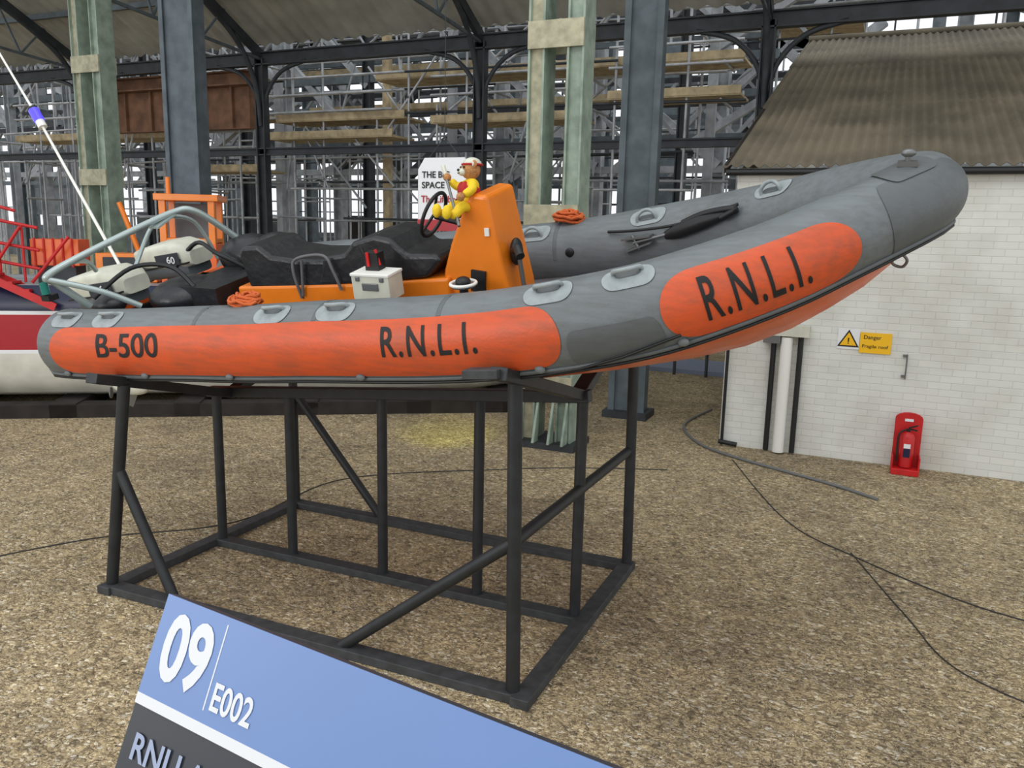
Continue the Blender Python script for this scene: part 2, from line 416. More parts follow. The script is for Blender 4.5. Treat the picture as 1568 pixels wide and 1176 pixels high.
def handle(s_,th,sc=1,patchm=m_patch):
    L=.15*sc
    patch(b,s_-L,s_+L,th-.34*sc,th+.34*sc,.005,patchm,24,8,endr=.085*sc)
    pts=[tp(s_-L*.55,th+.18*sc,.0),tp(s_-L*.5,th+.1*sc,.03),tp(s_-L*.2,th,.05),tp(s_+L*.2,th,.05),tp(s_+L*.5,th+.1*sc,.03),tp(s_+L*.55,th+.18*sc,0)]
    b.sweep(smoothpath(pts,4),.014*sc,patchm,8)
    patch(b,s_-L*.5,s_+L*.5,th-.02*sc,th+.2*sc,.008,m_tubed,14,5,endr=.03)
for x in(-.27,.14,1.58,2.05,3.40,3.80): handle(sX(x),d2(64),.88)
for x in(2.55,3.45,4.35,1.1,.2): handle(sXp(x),d2(122),.9)
b.build('grab_handles',boat,fixn=False)
def tubetext(b,s,x0,x1,thc,h,off=.008,offset=.0,space=1.0):
    vs,fs,asp=textgeo(s,offset,3,space);s0=sX(x0);s1=sX(x1)
    b.add([tp(s0+u*(s1-s0),thc+(v-.5)*h/TR,off) for u,v in vs],fs,m_text)
b=MB()
tubetext(b,'B-500',.11,.69,d2(18),.16,offset=.012)
tubetext(b,'R.N.L.I.',2.41,3.01,d2(17),.17,offset=.012,space=1.15)
tubetext(b,'R.N.L.I.',4.07,4.48,d2(11),.235,offset=.012,space=1.15)
b.build('registration_lettering',boat,fixn=False)
hx=[-.42,.3,1,1.8,2.5,3.1,3.5,3.9,4.2,4.45,4.65,4.82,4.95,5.05]
depth=[.56,.58,.59,.59,.59,.59,.60,.61,.60,.56,.50,.43,.34,.24]
def zc(x): return float(np.interp(x,[c[0] for c in ctrl]+[5.06],[c[2] for c in ctrl]+[.715]))
def wd(x): return float(np.interp(x,[c[0] for c in ctrl]+[5.06,5.10],[c[1] for c in ctrl]+[.06,.02]))
rows=[]
for x,d in zip(hx,depth):
    w_=wd(x);z=zc(x);wc=max(w_+.02,.03);k=max(w_*.72,.02)
    zt=z-.21+.04*max(0,min(1,(x-3.5)/1.3))
    zk=z-d
    sec=[(-wc,zt),(-wc*.98,zt-.05),(-k,zt-.05-(zt-.05-zk)*.35),(-k*.5,zk+(zt-.05-zk)*.30),(0,zk)]
    sec=sec+[(-y,q) for y,q in sec[:-1][::-1]]
    rows.append([(x,y,q) for y,q in sec])
b=MB();b.grid(rows,m_orhull,False)
b.add(rows[0],[tuple(range(9))],m_orhull)
dr=[[(x,-max(wd(x)-.12,.02),zc(x)-.12),(x,max(wd(x)-.12,.02),zc(x)-.12)] for x in(-.42,.5,1.5,2.5,3.1,3.6,4,4.4,4.6)]
b.grid(dr,m_tubei,False)
b.box((-.42,0,-.35),(.06,1.5,.54),m_orhull)
b.build('hull',boat)
b=MB();b.sweep(smoothpath([(4.97,-.02,.40),(5.02,-.02,.36),(5.0,-.02,.32),(4.95,-.02,.34)],5,True),.008,m_greym,8,closed=True)
pp=tp(SL/2-.2,d2(84),0)
patch(b,SL/2-.36,SL/2-.08,d2(60),d2(112),.008,m_tubed,20,8,endr=.05)
b.box(tuple(pp+np.array([0,0,.015])),(.09,.05,.025),m_greym);b.cyl(tuple(pp),tuple(pp+np.array([0,0,.05])),.014,m_greym);b.ell(tuple(pp+np.array([0,0,.065])),(.035,.022,.02),m_greym)
for x in (2.85,):
    q=tp(sXp(x),d2(165),0);b.ell(q,(.035,.02,.035),m_black)
b.build('bow_fitting',boat,fixn=False)
# seat pod + seats
dx=.17
b=MB()
b.prism([(.56,-.3),(.56,.05),(1.0,.08),(1.7,.13),(2.35,.20),(2.35,-.15)],-.24,.24,m_orcon)
b.build('seat_pod_base',boat,bevel=.02)
b=MB()
b.prism([(x+dx,z-.03) for x,z in[(.50,.07),(.45,.32),(.49,.38),(.64,.39),(.74,.32),(.96,.30),(1.28,.31),(1.36,.12),(.9,.08)]],-.23,.23,m_seat)
b.prism([(x+dx,z-.03) for x,z in[(1.12,.12),(1.2,.33),(1.38,.36),(1.46,.44),(1.64,.49),(1.76,.47),(1.88,.37),(2.10,.38),(2.14,.34),(2.02,.22),(1.5,.15)]],-.235,.235,m_seat)
b.build('crew_seats',boat,bevel=.05)
b=MB()
b.sweep(smoothpath([(1.15,-.25,.0),(1.13,-.27,.2),(1.17,-.26,.29),(1.40,-.26,.32),(1.47,-.27,.22),(1.51,-.26,.08)],5),.011,m_tubei,8)
b.cyl((1.17,-.26,.02),(1.21,-.26,.28),.01,m_tubei)
b.build('seat_rails',boat)
b=MB()
b.prism([(2.24,-.1),(2.30,.24),(2.37,.42),(2.50,.68),(2.55,.73),(2.65,.72),(2.70,.42),(2.76,.1),(2.78,-.12)],-.2,.22,m_orcon)
b.build('console',boat,bevel=.025)
b=MB()
b.box((2.55,-.21,.18),(.10,.02,.14),m_black,(0,.1,0))
b.box((2.64,-.212,.5),(.03,.01,.05),m_white)
b.ell((2.76,-.05,.34),(.04,.06,.09),m_black);b.cyl((2.76,-.1,.36),(2.84,-.2,.40),.022,m_black);b.cyl((2.83,-.19,.40),(2.87,-.24,.36),.028,m_black);b.cyl((2.80,-.1,.3),(2.82,-.1,.1),.015,m_greym)
b.box((2.40,0,.62),(.05,.3,.12),m_black,(0,.45,0))
b.cyl((2.38,-.06,.52),(2.20,-.06,.56),.02,m_black)
ring=[];cw=Vector((2.19,-.06,.57))
ax=Vector((-.92,0,.38)).normalized();e1=Vector((0,1,0));e2=ax.cross(e1)
for k in range(28):
    a=2*math.pi*k/28;ring.append(cw+(e1*math.cos(a)+e2*math.sin(a))*.15)
b.sweep(ring,.013,m_black,8,closed=True)
for a in(.3,2.4,4.5): b.cyl(cw,cw+(e1*math.cos(a)+e2*math.sin(a))*.15,.01,m_black,8)
b.build('steering_wheel',boat)
b=MB()
cxx,cyy,czz=2.54,-.40,.20
b.cyl((cxx,cyy,-.05),(cxx,cyy,czz),.028,m_black);b.cyl((cxx,cyy,czz),(cxx,cyy,czz+.02),.075,m_greym,18);b.ell((cxx,cyy,czz+.03),(.05,.05,.035),m_black)
b.sweep([(cxx+.08*math.cos(a),cyy+.08*math.sin(a),czz+.02) for a in np.linspace(0,6.28,25)[:-1]],.011,m_white,8,closed=True)
b.build('compass',boat)
b=MB()
bx,by,bz=1.93,-.43,.19
b.box((bx,by,bz),(.28,.17,.16),m_cream);b.box((bx,by,bz+.085),(.29,.18,.02),m_white)
b.box((bx,by-.09,bz+.01),(.12,.01,.05),m_greym);b.box((bx-.09,by-.09,bz+.06),(.03,.012,.03),m_greym);b.box((bx+.09,by-.09,bz+.06),(.03,.012,.03),m_greym)
b.build('equipment_case',boat,bevel=.012)
b=MB();b.box((bx-.02,by+.03,bz+.15),(.10,.08,.12),m_black);b.box((bx-.04,by-.015,bz+.17),(.02,.01,.09),m_red);b.cyl((bx-.05,by+.01,bz+.13),(bx-.1,by+.01,bz+.24),.012,m_black);b.cyl((bx+.03,by+.01,bz+.13),(bx+.01,by+.01,bz+.23),.01,m_red)
b.build('hand_flares',boat)
def coil(b,c,r0,m,n=5,nr=None):
    pts=[]
    for k in range(n*16):
        a=k/16*2*math.pi;rr=r0*(.55+.45*(k/(n*16)))+random.uniform(-.008,.008)
        pts.append((c[0]+rr*math.cos(a)*1.3,c[1]+rr*.8*math.sin(a),c[2]+.02*math.sin(a*.7)+random.uniform(0,.02)))
    b.sweep(pts,.011,m,7)
b=MB();q=tp(sX(1.22),d2(105),.01);coil(b,q,.10,m_rope);coil(b,q+np.array([.02,.02,.02]),.07,m_rope);b.build('rope_coil_aft',boat)
b=MB();q=tp(sXp(2.80),d2(95),.02);coil(b,q,.10,m_rope);coil(b,q+np.array([.0,.0,.025]),.06,m_rope);b.build('rope_coil_forward',boat)
b=MB()
A=lambda x,th,of:tuple(tp(sXp(x+.06),d2(th+22),of))
b.sweep([A(3.55,142,.03),A(3.65,140,.045),A(3.85,136,.05),A(4.1,130,.03)],[.03,.05,.05,.02],m_black,10)
b.cyl(A(3.3,144,.04),A(3.75,140,.05),.012,m_greym);b.cyl(A(3.3,134,.05),A(3.34,154,.04),.012,m_greym)
b.bar(A(3.22,136,.03),A(3.45,139,.05),.07,.012,m_greym);b.bar(A(3.22,154,.03),A(3.45,147,.05),.07,.012,m_greym)
b.sweep(smoothpath([A(3.1,120,.02),A(3.35,128,.04),A(3.7,132,.06),A(4.1,122,.03)],6),.01,m_black,8)
b.sweep(smoothpath([A(3.7,132,.06),A(3.9,128,.07),A(4.1,130,.05),A(4.0,138,.06)],6),.022,m_black,8)
b.build('anchor_and_bag',boat)
b=MB()
fr=lambda p,r=.026:b.sweep(smoothpath(p,6),r,m_frame,10)
fr([(-.35,-.78,.02),(-.42,-.95,.24),(-.42,-1.0,.30),(-.36,-.8,.37),(-.25,-.3,.48),(-.17,.02,.54),(-.10,.14,.53),(-.02,.3,.38),(.12,.66,-.02)])
fr([(-.05,-.6,-.02),(-.2,-.78,.14),(-.42,-1.0,.28)],.022)
fr([(-.3,-.35,.2),(-.32,-.1,.44),(-.26,.02,.50),(-.16,.2,.42),(-.10,.3,.1)],.016)
fr([(-.36,-.82,.36),(-.5,-.6,.3),(-.55,-.5,.2)],.018)
b.box((-.20,-.06,.50),(.10,.26,.015),m_frame,(.3,0,0))
b.build('roll_frame',boat)
b=MB();b.cyl((-.45,-1.02,.18),(-.45,-1.02,.26),.028,m_teal);b.box((-.45,-1.0,.15),(.08,.08,.04),m_black)
b.build('navigation_light',boat)
b=MB()
b.ell((.12,.45,.10),(.26,.25,.17),m_seat,nu=18);b.ell((.36,.5,.13),(.2,.2,.15),m_seat);b.ell((-.0,-.2,-.04),(.25,.3,.13),m_seat);b.box((.25,.0,-.04),(.4,.7,.2),m_seat)
b.ell((-.45,-.55,-.04),(.15,.12,.08),m_seat);b.sweep(smoothpath([(-.4,-.7,.05),(-.3,-.4,.2),(0,-.3,.2),(.2,-.3,.05)],6),.018,m_black,8);b.sweep(smoothpath([(-.4,.1,.05),(-.2,.2,.25),(.1,.1,.2),(.3,.2,.05)],6),.018,m_black,8)
b.build('stowed_gear',boat,subd=0)
def outboard(y,x,z):
    b=MB();R=Euler((0,math.radians(-9),0)).to_matrix()
    def cowl(secs,m,ex):
        rows=[]
        for xx,hy,hz,dz in secs:
            ring=[]
            for k in range(24):
                a=2*math.pi*k/24;ca,sa=math.cos(a),math.sin(a)
                ring.append(Vector((x,y,z))+R@Vector((xx,hy*math.copysign(abs(ca)**ex,ca),dz+hz*math.copysign(abs(sa)**ex,sa))))
            rows.append(ring)
        b.grid(rows,m,True,True);b.add(rows[0],[tuple(range(24))],m);b.add(rows[-1],[tuple(range(24))],m)
    cowl([(-.30,.13,.05,.06),(-.28,.155,.075,.045),(-.1,.17,.11,.03),(.12,.17,.12,.02),(.26,.15,.09,.0),(.31,.12,.06,-.02)],m_cream,.42)
    cowl([(-.26,.13,.05,-.09),(-.22,.165,.06,-.09),(.2,.165,.06,-.10),(.25,.13,.05,-.11)],m_clut,.4)
    b.box((x+.0,y,z-.045),(.60,.35,.012),m_black,R)
    b.box((x+.10,y-.172,z+.02),(.26,.012,.10),m_pldark,R)
    vs,fs,asp=textgeo('60',.02)
    b.add([(x+.10+u*.09,y-.182,z-.005+v*.06) for u,v in vs],fs,m_plwhite)
    b.bar((x-.02,y,z-.13),(x-.08,y,z-.85),.09,.14,m_greym,(1,0,0))
    b.box((x-.1,y,z-.72),(.36,.12,.02),m_greym)
    b.ell((x-.09,y,z-.90),(.2,.055,.055),m_cream)
    b.add([(x-.16,y,z-.92),(x+.0,y,z-.92),(x-.12,y,z-1.08),(x-.2,y,z-1.06)],[(0,1,2,3)],m_greym)
    for k in range(3):
        a=k*2.094
        b.ell((x-.3,y+.06*math.cos(a),z-.90+.06*math.sin(a)),(.012,.05,.03),m_greym,(a,0,.4))
    b.box((x+.24,y,z-.3),(.12,.2,.3),m_black)
    return b.build('outboard_motor',boat,bevel=.004)
outboard(-.33,-.66,.03);outboard(.28,-.56,.10)
b=MB();inv=lambda wp:tuple(Matrix.Rotation(-phi,3,'X')@(Vector(wp)-Vector((0,1.04,2.2))))
b.sweep([inv((-.55,.9,2.0)),inv((-.70,.9,2.22)),inv((-1.6,.9,3.5)),inv((-2.4,.9,4.55))],[.02,.015,.011,.007],m_white,8)
q0=Vector((-1.597,.9,3.495));dv=Vector((-.58,0,.82))
b.cyl(inv(q0-dv*.06),inv(q0+dv*.05),.042,m_blue,14);b.cyl(inv(q0-dv*.12),inv(q0-dv*.06),.036,m_white,14);b.cyl(inv(q0+dv*.05),inv(q0+dv*.07),.038,m_black,14)
b.build('whip_aerial',boat)

# ---------------------------------------------------------------- teddy bear in lifeboat kit
def skin_obj(name,verts,edges,radii,mat,parent,root=0,sub=2):
    me=bpy.data.meshes.new(name);me.from_pydata(verts,edges,[]);me.materials.append(mat)
    o=bpy.data.objects.new(name,me);scene.collection.objects.link(o);o.parent=parent
    o.modifiers.new('skin','SKIN').use_smooth_shade=True
    for i,rv in enumerate(radii):
        me.skin_vertices[0].data[i].radius=(rv,rv);me.skin_vertices[0].data[i].use_root=(i==root)
    s_=o.modifiers.new('sub','SUBSURF');s_.levels=sub;s_.render_levels=sub
    return o
toy=empty('teddy_bear',(2.50,.76,2.80),(0,0,math.radians(50)));toy.scale=(1.1,1.1,1.1)
V=[(0,0,0),(.0,0,.06),(.005,0,.11),(.01,0,.145),
   (-.005,.05,.118),(-.045,.085,.10),(-.085,.10,.14),
   (-.005,-.05,.118),(-.03,-.095,.08),(-.08,-.09,.05),
   (-.02,-.035,-.01),(-.085,-.055,-.01),(-.115,-.07,-.06),(-.155,-.08,-.06),
   (-.02,.035,-.01),(-.085,.055,-.01),(-.12,.06,-.05),(-.16,.06,-.05)]
E=[(0,1),(1,2),(2,3),(2,4),(4,5),(5,6),(2,7),(7,8),(8,9),(0,10),(10,11),(11,12),(12,13),(0,14),(14,15),(15,16),(16,17)]
Rd=[.052,.052,.048,.026,.032,.028,.024,.032,.028,.024,.036,.033,.03,.03,.036,.033,.03,.03]
skin_obj('drysuit_body',V,E,Rd,m_yellow,toy)
b=MB();b.ell((-.004,0,.085),(.06,.066,.055),m_redv);b.ell((-.045,-.022,.085),(.025,.022,.045),m_redv);b.ell((-.045,.022,.085),(.025,.022,.045),m_redv)
b.box((-.0,0,.05),(.118,.122,.012),m_white)
b.build('lifejacket',toy)
b=MB();b.ell((.0,0,.195),(.056,.058,.054),m_skin)
b.ell((-.05,0,.182),(.026,.028,.022),m_cream);b.ell((-.075,0,.192),(.008,.011,.008),m_black)
b.ell((-.05,-.022,.208),(.007,.007,.008),m_black);b.ell((-.05,.022,.208),(.007,.007,.008),m_black)
b.sweep([(-.074,-.012,.178),(-.077,0,.172),(-.074,.012,.178)],.002,m_black,6)
for s_ in(-1,1): b.ell((.0,s_*.054,.225),(.012,.024,.024),m_skin);b.ell((-.010,s_*.055,.225),(.006,.014,.014),m_cream)
b.build('head',toy)
b=MB();rows=[]
for i in range(8):
    p=math.pi/2*i/7*.95
    rows.append([(.010+.056*math.sin(p)*math.cos(a),.056*math.sin(p)*math.sin(a),.222+.044*math.cos(p)) for a in np.linspace(0,2*math.pi,21)[:-1]])
b.grid(rows,m_cream,True,True);b.sweep([(.010+.058*math.cos(a),.058*math.sin(a),.225) for a in np.linspace(0,2*math.pi,21)[:-1]],.006,m_redv,6,closed=True)
b.build('helmet',toy,fixn=False)
b=MB()
for c_ in((-.10,.105,.155),(-.098,-.092,.042)): b.ell(c_,(.024,.024,.024),m_skin)
for c_ in((-.175,-.082,-.045),(-.18,.06,-.035)): b.ell(c_,(.026,.03,.04),m_yellow)
b.build('paws',toy)
b=MB();b.cyl((-.12,-.13,-.12),(-.105,.12,.17),.009,m_greym,8);b.cyl((-.105,.11,.16),(-.10,.17,.22),.013,m_cream,8);b.build('toy_boathook',toy)

# ---------------------------------------------------------------- shed / white building at right
BX0,BX1,BY=3.22,11.0,6.48
b=MB();b.box(((BX0+BX1)/2,BY+.11,1.72),(BX1-BX0,.22,3.44),m_brick);b.build('wall_front')
b=MB()
x0_,x1_=BX0,BX0+.2
pr=[(BY+.22,0),(15.3,0),(15.3,6.5),(BY+.22,3.44)]
b.add([(x0_,y,z) for y,z in pr]+[(x1_,y,z) for y,z in pr],[(0,1,2,3),(7,6,5,4),(0,4,5,1),(1,5,6,2),(2,6,7,3),(3,7,4,0)],m_brick)
b.build('wall_left')
b=MB();xs=np.arange(3.06,11.3,.0216)
rows=[]
for y,z in((6.34,3.46),(9.3,4.52),(9.301,4.55),(12.3,5.62),(12.301,5.65),(15.5,6.74)):
    rows.append([(x,y,z+.02*math.sin(x*2*math.pi/.13)) for x in xs])
b.grid(rows,m_shroof,True);b.build('shed_roof',solid=.012,fixn=False)
b=MB();b.sweep([(3.05,15.5,6.76),(11.3,15.5,6.76)],.07,m_shroof,10)
b.build('trim_ridge')
b=MB()
b.sweep([(3.1,6.36,3.385),(11.2,6.36,3.385)],.04,m_black,10);b.bar((3.08,6.42,3.43),(3.08,15.4,6.64),.04,.10,m_timber)
for x in np.arange(5.2,11,1.9): b.box((x,6.42,3.33),(.03,.1,.10),m_black)
b.build('trim_gutter')
b=MB()
b.cyl((3.80,6.43,.02),(3.80,6.43,3.3),.032,m_black);b.cyl((4.11,6.43,.02),(4.11,6.43,1.5),.032,m_black);b.cyl((3.95,6.40,.02),(3.95,6.40,1.45),.07,m_white,16)
b.box((3.97,6.4,1.53),(.46,.14,.13),m_cream);b.box((3.78,6.4,1.42),(.2,.12,.1),m_greym)
b.cyl((3.26,6.42,.02),(3.26,6.42,1.9),.02,m_black);b.cyl((3.22,6.41,.06),(3.45,6.41,.04),.03,m_black)
b.build('drain_pipes')
def walltext(b,s,x0,z0,h,y,m,wd_=None,off=.0):
    vs,fs,asp=textgeo(s,off);wd_=wd_ or asp*h
    b.add([(x0+u*wd_,y,z0+v*h) for u,v in vs],fs,m)
b=MB();cxs,czs=4.635,1.45
def tri(c,z,r_,y,m): b.add([(c-r_,y,z-r_*.6),(c+r_,y,z-r_*.6),(c,y,z+r_*1.1)],[(0,1,2)],m)
b.box((cxs,6.473,czs+.02),(.24,.006,.24),m_plwhite)
tri(cxs,czs,.12,6.468,m_text);tri(cxs,czs,.092,6.466,m_yel);b.box((cxs,6.464,czs+.01),(.014,.002,.05),m_text);b.box((cxs,6.464,czs-.03),(.014,.002,.012),m_text)
b.build('warning_triangle_sign',fixn=False)
b=MB();b.box((4.93,6.47,1.44),(.34,.012,.24),m_yel);walltext(b,'Danger',4.80,1.47,.06,6.462,m_text,off=.01);walltext(b,'Fragile roof',4.79,1.37,.05,6.462,m_text,.28,off=.01)
b.build('danger_sign',fixn=False)
b=MB();b.cyl((5.28,6.45,1.05),(5.28,6.45,1.34),.008,m_greym,8);b.box((5.26,6.465,1.32),(.05,.02,.03),m_greym);b.box((5.26,6.465,1.08),(.05,.02,.03),m_greym);b.build('door_bolt')
ex=empty('fire_extinguisher',(5.37,6.22,0))
b=MB();prof=[(-.145,0),(.145,0),(.145,.62)]+[(.145*math.cos(a)*1.0,.62+.07*math.sin(a)) for a in np.linspace(0,math.pi,9)[1:-1]]+[(-.145,.62)]
b.prism(prof,.10,.13,m_red);b.prism([(-.145,0),(.145,0),(.145,.07),(-.145,.07)],-.14,.10,m_red)
b.box((-.14,0,.12),(.02,.2,.18),m_red);b.box((.14,0,.12),(.02,.2,.18),m_red)
b.build('stand_back',ex,bevel=.008)
b=MB();b.sweep([(0,0,.08),(0,0,.42),(0,0,.46),(0,0,.485)],[.075,.075,.06,.03],m_red,20);b.cyl((0,0,.48),(0,0,.52),.02,m_black);b.bar((0,0,.53),(.09,-.02,.57),.025,.015,m_black);b.bar((0,0,.52),(.09,-.02,.51),.025,.015,m_black)
b.sweep(smoothpath([(-.02,0,.51),(-.09,-.02,.46),(-.1,-.03,.3),(-.09,-.04,.14)],6),.011,m_black,8)
b.box((0,-.072,.33),(.07,.01,.05),m_plwhite);b.box((0,-.073,.25),(.07,.01,.10),m_navy);b.box((0,.095,.60),(.09,.006,.03),m_plwhite)
b.build('cylinder_body',ex)

# ---------------------------------------------------------------- columns
def lattice_col(name,x,y,h,wx=.66,wy=.35,ph=0,offs=0.0):
    b=MB()
    for sx_ in(-1,1):
        b.hbeam((x+sx_*(wx/2-.09),y,0.05),(x+sx_*(wx/2-.09),y,h),wy,.18,m_green,(1,0,0),.025)
        b.box((x+sx_*(wx/2-.09),y-wy/2+.06,h/2),(.17,.02,h),m_greenb if sx_<0 else m_green)
    z=.9+ph
    while z<h:
        for yy in(-1,1): b.box((x,y+yy*(wy/2+.01),z),(wx+.02,.03,.30),m_greenb)
        z+=2.05
    b.box((x,y,.04),(wx+.2,wy+.25,.08),m_steeld)
    for k in(-.30,-.1,.1,.28): 
        b.add([(x+k,y-.2,.08),(x+k+.03,y-.2,.08),(x+k+.03,y-.36,.08),(x+k,y-.36,.08),(x+k,y-.2,.6),(x+k+.03,y-.2,.6)],[(0,3,4),(1,5,2),(0,1,2,3),(3,2,5,4)],m_green)
    b.build(name)
lattice_col('lattice_column',1.28,5.45,9.5,.66,.36,-.15)
lattice_col('lattice_column.001',-9.0,7.7,9.5,.7,.36,.5)
def hcol(name,x,y,h,w_,m,d=.3):
    b=MB();b.hbeam((x,y,0),(x,y,h),d,w_,m,(1,0,0),.03);b.box((x,y,.05),(w_+.2,d+.2,.1),m_steeld)
    for sx_ in(-1,1):
        b.box((x+sx_*w_/2,y-d/2,h/2),(.09,.02,h),m)
    b.box((x,y-d/2+.05,h/2),(w_,.02,h),m)
    b.build(name)
hcol('steel_column',1.72,7.5,9.5,.45,m_steel)
hcol('steel_column.001',-6.35,7.3,9.5,.66,m_steel)

# ---------------------------------------------------------------- roof of the near bay
b=MB();xs=np.arange(-34,14,.06);rows=[]
for y in(12.2,10,8,6,5.0):
    z=6.75+.5*(12.2-y);rows.append([(x,y,z+.035*math.sin(x*2*math.pi/.36)) for x in xs])
b.grid(rows,m_roofin,True);b.build('ceiling',fixn=False)
b=MB()
GZ=6.4;GY=12.0
b.hbeam((-34,GY,GZ),(14,GY,GZ),.2,.26,m_steeld);b.hbeam((-34,GY,4.32),(3.0,GY,4.32),.15,.14,m_steeld)
for y in(10.6,9,7.4,6): b.bar((-34,y,6.62+.5*(12.2-y)),(14,y,6.62+.5*(12.2-y)),.08,.12,m_steel)
for i in range(-4,3):
    x=-3.0+5.7*i
    b.hbeam((x,GY,0),(x,GY,GZ),.2,.22,m_steeld,(1,0,0))
    b.bar((x,12.0,6.5),(x,5,10.0),.1,.2,m_steeld)
    b.sweep(smoothpath([(x,11.95,4.9),(x,11.8,5.8),(x,11.3,6.6),(x,10.4,7.2),(x,9.2,7.8)],5),.06,m_steeld,6)
    for sg in(-1,1):
        b.sweep(smoothpath([(x,GY,4.9),(x+sg*.15,GY,5.6),(x+sg*.6,GY,6.1),(x+sg*1.3,GY,6.3)],5),.05,m_steeld,6)
    b.bar((x,12,6.4),(x,5,6.9),.05,.06,m_steel)
    for k in range(5):
        y0=11.5-k*1.3;b.bar((x,y0,6.4+.07*(12-y0)),(x,y0-.65,6.55+.5*(12.2-y0+.65)),.04,.04,m_steel);b.bar((x,y0-1.3,6.4+.07*(13.3-y0)),(x,y0-.65,6.55+.5*(12.2-y0+.65)),.04,.04,m_steel)
b.build('roof_steelwork')

# ---------------------------------------------------------------- far hall: scaffolding, steel frame, windows
b=MB()
for Y,hgt,st,wv,mm in((16,12,3.0,.24,m_steell),(21,14,3.6,.36,m_steell),(27,17,4.6,.45,m_steel)):
    x=-(Y*1.6)+random.uniform(0,2)
    while x<12:
        if not(x>2.4 and Y<17):
            b.hbeam((x,Y,0),(x,Y,hgt),wv,wv*.9,mm if random.random()<.6 else m_steeld,(1,0,0))
            for z0 in(4.6,6.4,8.4,11):
                if random.random()<.75:
                    sg=random.choice((-1,1));b.bar((x,Y,z0),(x+sg*st*.9,Y,z0+random.choice((1.6,2.6,3.2))),wv*.8,wv*.7,random.choice((m_steell,m_steeld,m_steell,m_steell)))
        x+=st*random.uniform(.7,1.2)
    for z in(4.5,6.6,8.9,11.6):
        if z<hgt and random.random()<.8: b.bar((-(Y*1.6),Y,z),(2.4 if Y<17 else 12,Y,z),.2,.2,random.choice((m_steeld,m_steel,m_steell)))
for Y,z0,h_,xa,xb in((17.2,5.0,.8,-26,2.2),(17.2,7.3,1.0,-26,2.2),(22.5,6.2,1.1,-34,10),(22.5,9.6,1.3,-34,12),(28.5,4.4,1.2,-40,4)):
    b.bar((xa,Y,z0),(xb,Y,z0),.12,.14,m_steel);b.bar((xa,Y,z0+h_),(xb,Y,z0+h_),.12,.14,m_steeld)
    x=xa
    while x<xb-h_:
        b.bar((x,Y,z0),(x+h_*.9,Y,z0+h_),.08,.09,m_steell);b.bar((x+h_*.9,Y,z0+h_),(x+h_*1.8,Y,z0),.08,.09,m_steell);x+=h_*1.8
b.build('hall_steel_frame')
b=MB()
for Y in(13.2,14.4,18.2,24):
    x0=-(Y*1.5);x=x0
    while x<(2.2 if Y<17 else 11):
        zz=random.uniform(5,11);b.cyl((x,Y,0),(x,Y,zz),.03,m_scaf,6);x+=random.uniform(.7,1.9)
    z=2.8
    while z<10:
        a=x0+random.uniform(0,8);
        while a<2:
            l=random.uniform(2,6);e=min(a+l,2.2 if Y<17 else 10)
            b.cyl((a,Y-.05,z+random.uniform(-.1,.1)),(e,Y-.05,z),.028,random.choice((m_scaf,m_steeld,m_steell)),6);a=e+random.uniform(.3,3.2)
        z+=random.uniform(.6,1.0)
    for k in range(30):
        a=random.uniform(x0,1);z=random.uniform(3,8);b.cyl((a,Y,z),(a+random.uniform(-1.8,1.8),Y,z+random.uniform(1,2)),.03,random.choice((m_scaf,m_steell)),6)
for k in range(40):
    a=random.uniform(-22,2);z=random.uniform(3.2,9);b.cyl((a,13.2,z),(a,14.4,z),.03,m_scaf,6)
for (x0,x1,Y,z) in((-9.2,-5.5,13.6,5.15),(-9.3,-5.7,13.4,4.72),(-6.4,2.1,13.8,6.05),(-12,-9.5,13.7,5.3),(-19,-13,13.7,4.9),(-14,-6,18.6,7.2),(2.5,9,18.4,9.2),(-13,-10,13.9,4.0),(-4.8,-1.2,13.6,5.0),(-.6,2.1,13.6,5.35),(-12,-2,18.6,6.1),(1.5,4,18.5,7.6)):
    b.box(((x0+x1)/2,Y,z),(x1-x0,1.0,.05),m_board);b.box(((x0+x1)/2,Y-.5,z+.08),(x1-x0,.04,.16),m_board)
    b.cyl((x0,Y-.5,z+1),(x1,Y-.5,z+1),.03,m_scaf,6);b.cyl((x0,Y-.5,z+.6),(x1,Y-.5,z+.6),.03,m_scaf,6)
for x in(-17.5,-14.2,-10.6,-7.1,-5.2,-2.1,-.4,1.2):
    b.box((x,14.9,4),(.2,.16,8),m_board if int(x*10)%2 else m_steell)
b.build('scaffolding')
b=MB();b.box((-12.2,12.7,5.55),(5.2,.2,1.2),m_rust);b.hbeam((-15,12.5,6.1),(-9.4,12.5,6.1),.4,.3,m_rust)
for x in np.arange(-14.6,-9.6,.9): b.box((x,12.56,5.55),(.06,.1,1.15),m_rust)
b.build('plate_girder')
b=MB()
Yb=37
for z0,z1 in((0,2.2),(6.2,6.7),(9.6,10.0),(13.2,13.6),(17.5,20)): b.box((-22,Yb,(z0+z1)/2),(90,.3,z1-z0),m_clut)
x=-66
while x<22:
    b.box((x,Yb,9),(random.choice((.5,.9,1.3)),.35,18),random.choice((m_clut,m_steel,m_steell)))
    b.box((x+2.1,Yb,9),(.08,.1,18),m_steeld)
    if random.random()<.2:
        zq=random.choice((4.2,8.2,12));b.box((x+1.9,Yb,zq),(3.8,.2,2.6),random.choice((m_clut,m_steell,m_rust)))
    x+=3.8
for z in np.arange(3.4,16.5,1.6): b.box((-22,Yb,z),(90,.08,.06),m_steeld)
b.build('wall_back')
b=MB()
for k in range(40):
    x=random.uniform(-34,1.4);Y=random.uniform(30,35.5);sx_=random.uniform(.8,3);sz=random.uniform(.8,3.2)
    b.box((x,Y,sz/2),(sx_,random.uniform(.6,1.5),sz),random.choice((m_clut,m_steeld,m_steel,m_timber,m_clut)))
b.build('stored_crates',bevel=.05)

